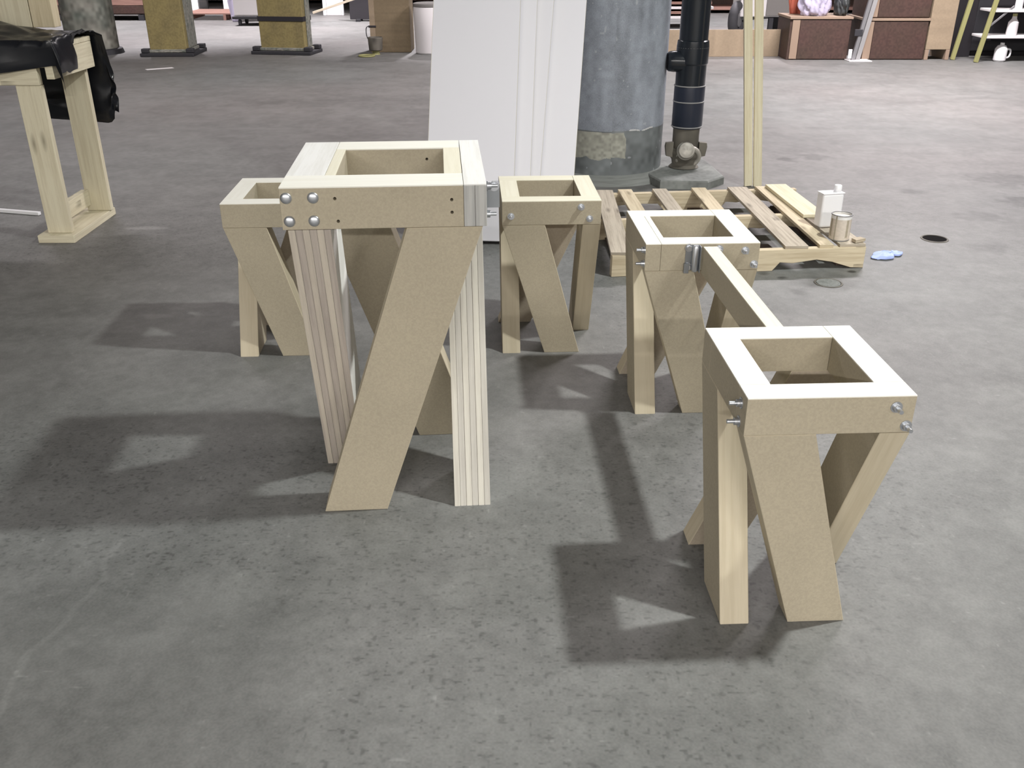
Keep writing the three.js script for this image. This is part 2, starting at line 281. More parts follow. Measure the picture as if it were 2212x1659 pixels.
// the boards show pale edges upward and brown faces outward: pale cap strips are part of each board
const rawLow = lowBase;
function capped(o) {
  const t = rawLow(o); const W = .367, D = .392, H = .606;
  const caps = t.children.filter(c => c.name === 'top_board');
  caps.forEach(c => { c.geometry.computeBoundingBox(); const q = c.geometry.boundingBox; const long = (q.max.x - q.min.x) > (q.max.z - q.min.z);
    part('top_face', bx(q.min.x + .0004, q.max.x - .0004, H - .0015, H + .0022, q.min.z + .0004, q.max.z - .0004, long ? 0 : 2, .0008), o.cap || M.topWood, c); });
  return t;
}
const TURN = R(2.6);
capped({ x: -1.062, z: -3.318, turn: TURN, label: 'low table base half hidden behind the tall base, farthest to the left' });
capped({ x: -.037, z: -3.352, turn: TURN, label: 'low table base standing in front of the leaning white sheets', bolts: [[.033, .552], [.292, .584], [.325, .54]], cap: M.poplar });
capped({ x: .424, z: -2.838, turn: TURN, frontStart: .05, label: 'low table base in front of the pallet, joined to the beam', bolts: [[.32, .583], [.353, .537], [.236, .589]], sideBolts: [[.012, .585], [.012, .54]], bracket: [.158, .565] });
capped({ x: .5, z: -1.757, turn: TURN, label: 'nearest low table base at the right, bolts on its left side', bolts: [[.325, .581], [.354, .535]], sideBolts: [[.04, .578], [.042, .532]] });

// beam from base to base
{
  const t = thing('connecting_beam', 'square wooden beam joining the two low bases on the right', 'beam', [.6425, .518, -2.485], R(3.1));
  part('beam_body', bx(-.0225, .0225, 0, .0855, -.336, .336, 2), M.mdf, t);
  part('top_face', bx(-.022, .022, .0845, .088, -.3355, .3355, 2, .0008), M.poplar, t);
}

// ---------------------------------------------------------------- tall base
{
  const W = .507, D = .535, H = .937, b = .105, hl = H - b - .0008, cx = W / 2, cz = -D / 2, turn = R(4.2), X = -.568, Z = -2.238;
  const t = thing('table_base', 'tall table base with four round bolt heads and striped plywood legs', 'table base', [0, 0, 0], turn);
  const c = V(cx, 0, cz).applyAxisAngle(V(0, 1, 0), turn); t.position.set(X + c.x, 0, Z + c.z);
  const put = (n, g, m, parent = t) => part(n, g.translate(-cx, 0, -cz), m, parent);
  // front board with four drilled pilot holes
  const ev = new Evaluator(); ev.useGroups = false; 
  const drill = (g, list, z) => { let b = new Brush(g); b.updateMatrixWorld(); for (const [x, y] of list) { const k = new Brush(cyl(.0042, .0042, .06, 12).rotateX(Math.PI / 2)); k.position.set(x, y, z); k.updateMatrixWorld(); b = ev.evaluate(b, k, SUBTRACTION); } return b.geometry; };
  let fb = new Brush(bx(0, W - .0575, H - b, H - .002, 0, -.118, 0)); fb.updateMatrixWorld();
  for (const [x, y] of [[.134, H - .028], [.138, H - .085], [.42, H - .036], [.42, H - .068]]) { const k = new Brush(cyl(.0042, .0042, .06, 12).rotateX(Math.PI / 2)); k.position.set(x, y, 0); k.updateMatrixWorld(); fb = ev.evaluate(fb, k, SUBTRACTION); }
  const fbg = fb.geometry; put('top_board', fbg, M.mdf);
  const cap = (x0, x1, z0, z1, g, m) => put('top_face', bx(x0, x1, H - .002, H + .0022, z0, z1, g, .0008), m);
  cap(.0004, W - .058, -.0004, -.1176, 0, M.topWood);
  const e = .0006;
  put('top_board', bx(0, .099, H - b, H - .002, -.118 - e, -D, 2), M.mdf); cap(.0004, .0986, -.119, -D + .0004, 2, M.plyFace);
  put('top_board', bx(.099 + e, .126, H - b, H - .002, -.118 - e, -(D - .103), 2), M.mdf); cap(.0998, .1256, -.119, -(D - .1034), 2, M.poplar);
  put('top_board', drill(bx(.099 + e, W - .0575 - e, H - b, H - .002, -(D - .103) - e, -D, 0), [[.355, H - .03]], -(D - .103)), M.mdf); cap(.1, W - .0585, -(D - .1024), -D + .0004, 0, M.topWood);
  put('top_board', bx(W - .105, W - .0575 - e, H - b, H - .002, -.118 - e, -(D - .103), 2), M.mdf); cap(W - .1046, W - .0585, -.119, -(D - .1034), 2, M.poplar);
  for (const [x0, x1] of [[W - .057, W - .029], [W - .0286, W]]) put('top_board', bx(x0, x1, H - b, H - .002, .0, -D, 1), M.plyEdgeGrey);
  cap(W - .0568, W - .0004, -.0004, -D + .0004, 2, M.plyFace);
  put('leg', slab([[.306, hl], [.496, hl], [.21, 0], [.032, 0]], .0005, -.1), [M.mdf, M.edge]);
  put('leg', slab([[.009, hl], [.199, hl], [.473, 0], [.295, 0]], -(D - .105), -D), [M.mdf, M.edge]);
  // side legs laminated from six sheets of plywood
  const lam = (pts, x0, n, w, m, shade) => { const g = new THREE.Group(); g.name = 'leg'; t.add(g); for (let i = 0; i < n; i++) { const k = (i % 2) * .0006; put('plywood_layer', slab(pts.map(([z, y]) => [z + (y > 0.4 ? k : k), y]), x0 + i * w / n + .0003, x0 + (i + 1) * w / n - .0003, 'zy', 1, .001), [M.plyFace, m[i % m.length]], g); } };
  const pe2 = std({ map: woodTex([.44, .39, .34], [.3, .26, .23], .7), roughness: .8 });
  const pe3 = std({ map: woodTex([.52, .5, .45], [.4, .38, .34], .7), roughness: .8 });
  lam([[.0, hl], [.2, hl], [.5, 0], [.27, 0]], .012, 6, .106, [M.plyEdge, pe2]);
  lam([[.0, 0], [.2, 0], [.53, hl], [.33, hl]], W - .104, 6, .104, [M.plyEdgePale, pe3]);
  for (const [x, y] of [[.016, H - .025], [.081, H - .025], [.019, H - .083], [.079, H - .083]]) part('bolt', domeHead, M.zinc, t, [x - cx, y, -cz]);
  const k = new THREE.Group(); k.name = 'angle_bracket'; t.add(k); k.position.set(W - cx, H - .045, -.07 - cz);
  part('plate', flat([bx(0, .003, -.035, .035, -.02, .02, 1, .001), bx(0, .036, -.032, .03, -.005, 0, 1, .001), bx(.018, .036, -.032, .03, -.03, -.005, 1, .001)]), M.zincDull, k);
  part('bolt', nutBolt, M.zinc, k, [.003, .028, .012], [0, Math.PI / 2, 0]); part('bolt', nutBolt, M.zinc, k, [.0, -.045, .012], [0, Math.PI / 2, 0]); part('screw', hexHead, M.zinc, k, [.022, .024, .0]);
}

// ---------------------------------------------------------------- leaning white sheets
{
  const lean = Math.atan(.513), labels = ['widest white sheet at the front of the leaning stack', 'second white sheet from the front in the leaning stack', 'third white sheet from the front in the leaning stack', 'rearmost white sheet, leaning beside the painted column'];
  const rows = [[-.465, .0, -4.775, 1.6], [-.36, .085, -4.82, 3.0], [-.31, .128, -4.868, 4.0], [-.14, .316, -4.913, 4.6]];
  rows.forEach(([x0, x1, z, roll], i) => {
    const t = thing('white_sheet', labels[i], 'board', [(x0 + x1) / 2, .0, z], 0, 'white sheets leaning against the column'); const w = x1 - x0;
    const q = new THREE.Quaternion().setFromAxisAngle(V(0, 1, 0), R([-1, 1.5, -1, 1][i])).multiply(new THREE.Quaternion().setFromAxisAngle(V(1, 0, 0), -lean)).multiply(new THREE.Quaternion().setFromAxisAngle(V(0, 0, 1), -R(roll))); t.quaternion.copy(q); t.position.y = .012 + Math.sin(R(roll)) * w / 2 * .9;
    part('panel', bx(-w / 2 + .001, w / 2 - .001, .001, 2.439, -.011, .011, 1, .001), M.panel, t);
    for (const s of [-1, 1]) part('edge_band', bx(s * w / 2, s * (w / 2 - .0012), 0, 2.44, -.0112, .0112, 1, .0004), M.panelEdge, t);
  });
}
// ---------------------------------------------------------------- column, plinth, drain pipe
{
  const t = thing('concrete_column', 'large round blue grey painted column with a worn bare patch', 'column', [.64, 0, -6.44]);
  const g = cyl(.38, .38, 6.2, 64, true); g.translate(0, 3.1, 0); part('shaft', g, M.column, t);
  part('base_ring', lathe([[.38, .06], [.4, .052], [.43, .03], [.45, 0]], 48), M.concrete, t);
}
{
  const pts = [[-.26, .3], [-.17, .38], [.05, .36], [.15, .33], [.18, .1], [.2, -.25], [.08, -.38], [-.2, -.36], [-.28, -.1]]; const s = new THREE.Shape(pts.map(p => new THREE.Vector2(...p)));
  const g = new THREE.ExtrudeGeometry(s, { depth: .045, bevelEnabled: true, bevelThickness: .012, bevelSize: .02, bevelSegments: 2 }).rotateX(-Math.PI / 2).translate(0, .0, 0);
  const o = part('plinth', metric(g), M.concrete, scene, [1.17, .0, -6.33]); tag(o, 'low rough concrete plinth under the black drain pipe', 'plinth');
}
{
  const t = thing('drain_pipe', 'black vertical drain pipe with couplings and an iron foot', 'pipe', [1.163, .0615, -6.32]);
  part('pipe', lathe([[.092, .8], [.092, 6.1]], 36), M.blackPipe, t);
  part('coupling', lathe([[.092, .84], [.1, .835], [.104, .8], [.104, .7], [.097, .69], [.097, .5], [.092, .5]], 36), M.blackPipe, t, [0, -.03, 0]);
  part('coupling', lathe([[.09, .55], [.099, .545], [.1, .535], [.1, .29], [.096, .28], [.09, .28]], 36), M.blackPipeBlue, t, [0, -.02, 0]);
  const ring = y => part('ring', new THREE.TorusGeometry(.1, .004, 8, 40).rotateX(Math.PI / 2), M.paleRing, t, [0, y, 0]);
  ring(.765); ring(.53); ring(.43); ring(.27);
  part('side_outlet', lathe([[0, .13], [.055, .13], [.062, .12], [.066, .09], [.066, 0], [0, 0]], 28).rotateZ(Math.PI / 2), M.blackPipe, t, [-.03, .68, .02]);
  part('iron_foot', lathe([[.088, .28], [.087, .2], [.088, .13], [.1, .125], [.104, .1], [.1, .07], [.085, .05], [.08, .02], [.1, .0], [0, 0]], 32), M.castIron, t);
  for (const s of [-1, 1]) part('flange_ear', slab([[0, .05], [.05, .045], [.055, .02], [.045, -.04], [0, -.05]].map(([a, b]) => [a * s, b]), -.02, .02), M.castIron, t, [s * .085, .12, .03]);
  const capg = lathe([[0, .05], [.03, .052], [.05, .045], [.056, .03], [.05, .022], [.06, .012], [.06, 0], [0, 0]], 28).rotateX(R(72)); part('cleanout_cap', capg, M.castPale, t, [-.01, .12, .085]);
  part('lower_collar', new THREE.TorusGeometry(.07, .018, 10, 32).rotateX(R(25)), M.castPale, t, [.015, .075, .06]);
}
// ---------------------------------------------------------------- battens against the pipe
[[1.54, -6.02, 'left one of two long pale battens leaning beside the black pipe'], [1.598, -6.01, 'right one of two long pale battens leaning beside the black pipe']].forEach(([x, z, l], i) => {
  const o = part('batten', bx(-.0255, .0255, 0, 2.9, -.012, .012, 1), M.pine, scene, [x, 0.003, z], [R(-4.2), 0, R(i ? 5.0 : 5.4)]); tag(o, l, 'batten', 'battens beside the pipe');
});
// ---------------------------------------------------------------- pallet
{
  const t = thing('pallet', 'worn wooden pallet with gapped slats under the white can', 'pallet', [1.06, 0, -4.85]); const ox = -1.06, oz = 4.85;
  const bar = (n, A, B, w, y0, y1, m, gr) => { const dx = B[0] - A[0], dz = B[1] - A[1], L = Math.hypot(dx, dz); const g = bx(-w / 2, w / 2, y0, y1, -L / 2, L / 2, 2, .002); part(n, g, m, t, [(A[0] + B[0]) / 2 + ox, 0, (A[1] + B[1]) / 2 + oz], [0, Math.atan2(dx, dz), 0]); };
  const zn = x => -4.25 - .115 * (x - .48), zf = x => -5.44 - .09 * (x - .5);
  [[.52, .545, .1, 0], [.72, .667, .082, 1], [.93, .874, .085, 0], [1.145, 1.11, .085, 1], [1.385, 1.345, .115, 0], [1.535, 1.49, .07, 1], [1.668, 1.58, .13, 0]].forEach(([a, b, w, q]) => bar('slat', [a, zn(a)], [b, zf(b)], w, .107, .122 + q * .001, q ? M.pallet : M.palletGrey));
  // stringers: the front one has two notches cut from below
  const L = 1.265, yaw = Math.atan2(.115, 1), notch = [[0, 0], [.14, 0], [.17, .035], [.26, .045], [.42, .042], [.46, 0], [.8, 0], [.835, .042], [.9, .036], [1.02, .05], [1.1, .036], [1.2, .004], [L, 0], [L, .106], [0, .106]];
  const str = (x, z) => part('stringer', slab(notch, -.02, .02, 'xy', 0), M.pallet, t, [x + ox, 0.001, z + oz], [0, yaw * .95, 0]);
  str(.475, -4.268); str(.46, -4.86); str(.445, -5.4);
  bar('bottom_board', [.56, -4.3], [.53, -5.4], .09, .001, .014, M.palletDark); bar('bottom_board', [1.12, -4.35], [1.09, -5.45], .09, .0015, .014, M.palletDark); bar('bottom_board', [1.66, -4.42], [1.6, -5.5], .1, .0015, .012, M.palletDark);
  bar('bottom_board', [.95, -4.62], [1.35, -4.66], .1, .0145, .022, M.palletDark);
}
{
  const o = part('plank', bx(-.062, .062, 0, .018, -.33, .33, 2), M.pine, scene, [1.59, .1245, -5.17], [0, R(3.6), 0]); tag(o, 'short pale plank lying on the far right slat of the pallet', 'plank');
}
{
  const t = thing('white_can', 'white rectangular can with a round cap standing on the pallet', 'can', [1.628, .124, -4.69], R(12));
  part('can_body', new RoundedBoxGeometry(.118, .176, .066, 3, .012).translate(0, .088, 0), M.whitePaint, t);
  part('rim', new RoundedBoxGeometry(.121, .006, .069, 2, .003).translate(0, .176, 0), M.whitePaint, t);
  part('neck', cyl(.017, .017, .01, 20), M.whitePaint, t, [.034, .183, 0]);
  part('cap', lathe([[0, .026], [.017, .026], [.019, .023], [.02, 0], [0, 0]], 24), M.whitePaint, t, [.034, .186, 0]);
}
{
  const t = thing('open_tin', 'small round open tin with a stained beige label on the pallet', 'can', [1.622, .124, -4.47], 2.2);
  part('tin_body', cyl(.049, .049, .124, 36, true).translate(0, .062, 0), M.tin, t);
  part('rim', new THREE.TorusGeometry(.049, .0028, 8, 40).rotateX(Math.PI / 2), M.steel, t, [0, .125, 0]);
  part('contents', cyl(.047, .047, .006, 32), std({ color: new THREE.Color().setRGB(.7, .66, .6), roughness: .5 }), t, [0, .112, 0]);
  part('tin_bottom', cyl(.05, .05, .004, 32), M.steel, t, [0, .002, 0]);
}
{
  const o = part('wood_chip', slab([[-.03, -.02], [.035, -.014], [.03, .02], [-.025, .016]], 0, .016, 'xy', 0).rotateX(-Math.PI / 2), M.pineWorn, scene, [1.70, .1245, -4.42], [0, .4, 0]); tag(o, 'chipped scrap of wood beside the open tin', 'scrap');
}
// crumpled blue rag
{
  const g = new THREE.SphereGeometry(1, 56, 28); const p = g.attributes.position;
  for (let i = 0; i < p.count; i++) { let x = p.getX(i), y = p.getY(i), z = p.getZ(i); const lobe = 1 - .55 * Math.exp(-((x - .3) ** 2) / .02); const n = vn(x * 2.5 + 9, z * 2.5 + 9, 301) - .5, f = .5 * (vn(x * 6 + 9, z * 6 + 9, 302) - .5); p.setXYZ(i, x * .098 + .01 * n, Math.max(-.2, y) * .014 + (y > 0 ? .018 * f + .01 * n : 0), z * .052 * lobe * (x > .3 ? .8 : 1) + .02 * n - .02 * x); }
  g.computeVertexNormals(); const o = part('rag', g, M.blue, scene, [1.915, .0065, -4.57], [0, .25, 0]); tag(o, 'crumpled pale blue rag lying on the floor', 'rag');
}
{
  const t = thing('floor_drain', 'round dark drain hole set in the floor', 'drain', [2.285, 0, -4.865]);
  part('rim', lathe([[.072, 0], [.071, .003], [.063, .004], [.06, .0015]], 40), M.castIron, t); part('grate', cyl(.061, .061, .002, 36), new THREE.MeshPhysicalMaterial({ color: new THREE.Color().setRGB(.012, .011, .011), roughness: 1, specularIntensity: .1 }), t, [0, .0012, 0]);
}
{
  const t = thing('cleanout_cover', 'round concrete grey cleanout cover in front of the pallet', 'cover', [1.497, 0, -4.165]);
  part('ring', new THREE.TorusGeometry(.062, .005, 6, 40).rotateX(Math.PI / 2).scale(1, .4, 1), M.castIron, t, [0, .001, 0]); part('lid', cyl(.055, .056, .003, 36), M.concrete, t, [0, .0016, 0]);
}
// ---------------------------------------------------------------- bench on the left
{
  const t = thing('workbench', 'rough timber workbench partly covered by black plastic', 'workbench', [-3.1, 0, -5.08]); const ox = 3.1, oz = 5.08;
  const p = (n, x0, x1, y0, y1, z0, z1, g, m = M.bench) => part(n, bx(x0 + ox, x1 + ox, y0, y1, z0 + oz, z1 + oz, g, .003), m, t);
  p('leg', -2.485, -2.358, .042, .802, -4.835, -4.873, 1); p('leg', -2.455, -2.32, .042, .83, -5.32, -5.282, 1); p('leg', -4.2, -4.07, .042, .802, -4.835, -4.873, 1); p('leg', -4.2, -4.07, .042, .83, -5.32, -5.282, 1);
  for (const dx of [0, -1.7]) { p('sole_plate', -2.525 + dx, -2.33 + dx, 0, .041, -4.79, -5.36, 2); p('stretcher', -2.47 + dx, -2.43 + dx, .075, .165, -4.876, -5.28, 2); }
  p('apron', -4.25, -2.36, .803, .885, -4.83, -4.87, 0); p('apron', -4.25, -2.3, .83, .96, -5.285, -5.325, 0);
  p('end_board', -2.318, -2.278, .832, .965, -4.83, -5.33, 2);
  for (let i = 0; i < 4; i++) p('top_plank', -4.27, -2.277, .966, .99, -4.82 - i * .128, -4.946 - i * .128, 0);
}
{ // black plastic sheet draped over the bench
  const NU = 90, NV = 80, pos = [], idx = []; const xe = -2.262, yT = .997;
  for (let j = 0; j <= NV; j++) for (let i = 0; i <= NU; i++) {
    const u = i / NU, v = j / NV; const s = -4.1 + u * 2.02; // along x, past the end
    const w = v * 1.22; // front lip, top, back fall
    const lip = .1 + .03 * Math.sin(s * 4), topD = .53; let y, z; const n1 = vn(u * 14, v * 12, 311) - .5, n2 = .35 * (vn(u * 30, v * 26, 312) - .5), n3 = vn(u * 9 + v * 30, v * 3, 313) - .5;
    if (w < lip) { y = yT - (lip - w) * (1 + .1); z = -4.808 + .012 * n3 + .02 * Math.sin(s * 9) * (lip - w) / lip; }
    else if (w < lip + topD) { const q = (w - lip) / topD; y = yT + .012 + .03 * Math.abs(n3) + .05 * Math.abs(n1) + .02 * n2 + .1 * Math.exp(-(((s + 2.85) / .3) ** 2)) * Math.sin(Math.PI * q) ; z = -4.81 - q * .53; if (q < .1 || q > .92) y = Math.min(y, yT + .02); if (q > .7) y = Math.min(y, yT + .024 + .1 * sm(.8, .7, q)); }
    else { const q = w - lip - topD; const far = sm(-2.78, -2.6, s + .06 * n1) ; const L = (.1 + .38 * far) / (1.22 - .63); const lowS = 1 - .16 * sm(-2.3, -2.2, s) * 1; y = yT - q * L * lowS; z = -5.352 - .05 * Math.sin(q * 4) - .07 * Math.abs(n1) * q * 2 + .05 * n2 * q; }
    let x = s; if (s > xe) { const over = s - xe; const front = 1 - sm(.18, .3, (-4.81 - z)); const back = sm(.5, .56, (-4.81 - z)); if (back > .5) { x = s > xe ? xe + over * .22 : s; } else { x = xe + .006 + .03 * front * Math.min(1, over * 8) + .008 * n2; y -= over * (front * .85); if (front < .5) { y = Math.max(y - 0 * over, yT - .02); x = xe + .004; } } }
    x += .01 * n2; pos.push(x, y, z);
  }
  for (let j = 0; j < NV; j++) for (let i = 0; i < NU; i++) { const a = j * (NU + 1) + i; idx.push(a, a + 1, a + NU + 2, a, a + NU + 2, a + NU + 1); }
  const g = new THREE.BufferGeometry(); g.setAttribute('position', new THREE.Float32BufferAttribute(pos, 3)); g.setIndex(idx); g.computeVertexNormals();
  const o = part('plastic_sheet', g, M.blackFilm, scene); tag(o, 'glossy black plastic sheet draped over the timber workbench', 'plastic sheet');
}
[[-3.12, -2.702, M.pineWorn, 'darkest of the upright boards on the bench, at the photo edge'], [-2.698, -2.527, M.bench, 'middle upright pale board standing on the bench'], [-2.523, -2.408, M.poplarEdge, 'narrow upright pale board nearest the dark round column']].forEach(([a, b, m, l]) => {
  const o = part('upright_board', bx(-(b - a) / 2, (b - a) / 2, 0, 1.5, -.04, .04, 1, .003), m, scene, [(a + b) / 2, 1.012, -5.41]); o.position.z = -5.27; o.position.y = 1.04; tag(o, l, 'board', 'boards upright on the workbench');
});
{ const o = part('floor_batten', bx(-.55, .55, 0, .018, -.012, .012, 0), M.whitePaint, scene, [-3.3, .001, -5.47], [0, -.25, 0]); tag(o, 'thin white batten lying on the floor by the bench leg', 'batten'); }
{ const o = part('floor_tape', bx(-.16, .16, 0, .0015, -.05, .05, 0, .0005), M.whiteDull, scene, [-4.25, .0003, -11.75], [0, .6, 0]); tag(o, 'short white tape strip on the floor before the mustard pillars', 'tape'); }

// ---------------------------------------------------------------- background left
{ const t = thing('concrete_column', 'dark mottled round concrete column behind the workbench', 'column', [-5.68, 0, -13.35]); part('shaft', cyl(.33, .33, 6.2, 40, true).translate(0, 3.1, 0), M.darkConcrete, t); part('base_ring', lathe([[.33, .07], [.37, .06], [.39, 0]], 40), M.dark, t); }
function pillar(x0, x1, z, d, label, strap, turn) {
  const w = x1 - x0, t = thing('pillar', label, 'pillar', [(x0 + x1) / 2, 0, z - d / 2], turn, 'mustard coloured pillars');
  part('shaft', bx(-w / 2, w / 2, .07, 6.19, -d / 2, d / 2, 1, .012), M.mustard, t);
  part('base_plate', bx(-w / 2 - .12, w / 2 + .1, .0, .045, -d / 2 - .1, d / 2 + .08, 0, .01), M.dark, t);
  part('base_skirt', bx(-w / 2 - .03, w / 2 + .03, .045, .085, -d / 2 - .03, d / 2 + .03, 0, .01), M.darkConcrete, t);
  for (const [a, c] of [[-1, 1], [1, 1], [1, -1]]) part('anchor_block', bx(-.05, .05, .0455, .1, -.05, .05, 0, .012), M.dark, t, [a * (w / 2 + .05), 0, c * (d / 2 + .02)]);
  part('side_panel', bx(w / 2, w / 2 + .012, .09, 6.1, -d / 2 + .04, d / 2 - .1, 1, .004), M.darkConcrete, t);
  if (strap) { part('strap', flat([bx(-w / 2 - .008, w / 2 + .008, .415, .475, d / 2, d / 2 + .008, 0, .003), bx(-w / 2 - .008, -w / 2, .415, .475, -d / 2, d / 2, 0, .003), bx(w / 2, w / 2 + .008, .415, .475, -d / 2, d / 2, 0, .003)]), M.darker, t); }
}
pillar(-4.80, -4.32, -13.0, .55, 'mustard square pillar next to the dark concrete column', false, R(3));
pillar(-3.36, -2.74, -13.2, .3, 'mustard square pillar with a dark strap around it', true, R(-9));
{ const t = thing('carton', 'tall brown corrugated carton beside the white drum', 'carton', [-1.65, 0, -13.66]); part('carton_body', bx(-.272, .272, .0, 1.15, -.25, .25, 0, .008), M.carton, t); part('flap', bx(-.27, .27, 1.151, 1.158, -.25, .0, 0, .002), M.carton, t); part('tape', bx(-.272, -.2, .2, .9, .2505, .252, 1, .0005), M.tan, t); }
{ const t = thing('drum', 'white plastic drum standing behind the leaning sheets', 'drum', [-1.09, 0, -13.33]); part('drum_body', lathe([[0, 0], [.2, 0], [.215, .02], [.222, .3], [.225, .58], [.215, .6], [0, .6]], 36), M.whiteDull, t); part('lid', lathe([[0, .64], [.2, .64], [.228, .63], [.228, .598], [.22, .59]], 36), M.greyPanel, t); }
{ const t = thing('pail', 'small grey metal pail with a raised handle before the carton', 'pail', [-1.83, 0, -13.2]); part('pail_body', lathe([[0, .05], [.075, .05], [.09, .06], [.1, .21], [.093, .22], [.085, .21], [.075, .08], [0, .07]], 28), M.castIron, t); part('handle', tubeOf([[-.1, .2, 0], [-.115, .28, 0], [-.1, .345, 0], [0, .35, 0], [.02, .35, 0]], .006), M.dark, t); part('grip', cyl(.014, .014, .1, 12).rotateZ(Math.PI / 2), M.darker, t, [-.03, .35, 0]); part('foot', lathe([[.05, .05], [.045, .02], [.06, 0], [0, 0]], 24), M.yellowRail, t); }
{ const o = part('yellow_ring', new THREE.TorusGeometry(.1, .012, 8, 36).rotateX(Math.PI / 2), M.yellowRail, scene, [-1.92, .011, -12.95]); tag(o, 'thin yellow ring lying on the floor in front of the pail', 'ring'); }
// farther left
{ const t = thing('pallet', 'low reddish pallet far back between the mustard pillars', 'pallet', [-5.35, 0, -19.0]); for (let i = 0; i < 6; i++) part('slat', bx(-.75, .75, .1, .125, -.5 + i * .18, -.37 + i * .18, 0, .003), M.reddish, t); for (const x of [-.7, 0, .65]) part('stringer', bx(x, x + .05, 0, .0995, -.5, .53, 2, .003), M.reddish, t); }
{ const t = thing('white_table', 'white table seen by its legs beyond the first mustard pillar', 'table', [-5.9, 0, -20.3]); for (const [x, z] of [[-.45, .3], [.25, .3], [-.45, -.3], [.25, -.3]]) part('leg', bx(x - .1, x + .1, 0, .74, z - .04, z + .04, 1, .005), M.whitePaint, t); part('tabletop', bx(-.75, .6, .741, .78, -.45, .45, 0, .005), M.whitePaint, t); part('shelf', bx(-.34, .14, .25, .28, -.3, .3, 0, .005), M.dark, t); }
{ const g = lathe([[0, 0], [.07, 0], [.09, .03], [.1, .12], [.13, .35], [.16, .7], [.18, 1.1], [.1, 1.14], [0, 1.14]], 32); const p = g.attributes.position; for (let i = 0; i < p.count; i++) { const a = Math.atan2(p.getZ(i), p.getX(i)), y = p.getY(i); const k = 1 + .16 * Math.sin(a * 5 + y * 3) * Math.min(1, y * 3); p.setX(i, p.getX(i) * k + .05 * y); p.setZ(i, p.getZ(i) * k); } g.computeVertexNormals(); const o = part('plastic_roll', g, M.lavender, scene, [-5.03, 0.0, -18.2]); tag(o, 'pale lavender gathered plastic roll standing by the white cabinet', 'plastic roll'); }
{ const t = thing('cabinet', 'white cabinet on a dark wheeled dolly behind the strapped pillar', 'cabinet', [-4.45, 0, -17.6]); part('cabinet_body', bx(-.38, .3, .16, 1.05, -.25, .25, 1, .008), M.whiteDull, t); part('door', bx(-.36, .28, .18, 1.03, .2505, .266, 1, .004), M.whiteDull, t); part('dolly', bx(-.42, .34, .11, .155, -.28, .28, 0, .008), M.dark, t); for (const [x, z] of [[-.3, .22], [.26, .22], [-.3, -.22], [.26, -.22]]) part('caster', cyl(.052, .052, .04, 20).rotateZ(Math.PI / 2), M.rubber, t, [x, .053, z]); }
{ const t = thing('storage_crate', 'brown crate with pale objects far back left', 'crate', [-7.6, 0, -18.8]); for (let i = 0; i < 4; i++) part('board', bx(-.9, .9, .12 + i * .14, .25 + i * .14, .36, .4, 0, .004), i % 2 ? M.reddish : M.brown, t); part('crate_body', bx(-.89, .89, .1, .66, -.4, .355, 0, .004), M.brown, t); for (const x of [-.8, .7]) part('skid', bx(x, x + .1, 0, .0995, -.4, .4, 2, .004), M.dark, t); }
{ const t = thing('white_bucket', 'white bucket on the brown crate far back left', 'bucket', [-7.5, .661, -18.6]); part('bucket_body', lathe([[0, 0], [.13, 0], [.16, .3], [.15, .3], [.12, .02], [0, .02]], 28), M.whitePaint, t); part('handle', tubeOf([[-.15, .28, 0], [-.1, .38, .04], [.1, .38, .04], [.15, .28, 0]], .005), M.steel, t); }
{ const t = thing('door_leaf', 'white framed panel standing right of the strapped pillar', 'panel', [-3.5, 0, -19.6]); part('panel', bx(-.13, .16, .0, 1.9, -.03, .03, 1, .006), M.whiteDull, t); part('stile', bx(-.2, -.132, 0, 1.9, -.035, .035, 1, .006), M.whitePaint, t); part('stile', bx(.162, .2, 0, 1.9, -.035, .035, 1, .006), M.whitePaint, t); }
{ const t = thing('machine', 'dark green grey machine cabinet behind the slanted batten', 'machine', [-2.75, 0, -20.4]); part('housing', bx(-.5, .5, .08, 1.5, -.4, .4, 1, .02), std({ color: new THREE.Color().setRGB(.05, .055, .03), roughness: .7 }), t); part('plinth', bx(-.47, .47, 0, .0795, -.38, .38, 0, .01), M.dark, t); part('door', bx(-.35, .35, .2, 1.3, .4005, .412, 1, .006), M.darker, t); }
{ const t = thing('dark_slab', 'dark flat slab standing on edge beside the tall carton', 'panel', [-2.35, 0, -18.3]); part('slab', bx(-.62, .45, .03, .62, -.04, .04, 0, .006), M.darker, t, [0, 0, 0], [R(-6), 0, 0]); for (const x of [-.5, .32]) part('foot', bx(x, x + .08, 0, .04, -.2, .15, 2, .005), M.dark, t); }
{ const o = part('slanted_batten', bx(-.9, .9, -.02, .02, -.012, .012, 0, .003), M.pineWorn, scene, [-2.75, .42, -18.1], [0, 0, R(17)]); tag(o, 'long grey batten leaning diagonally across the dark slab', 'batten'); }

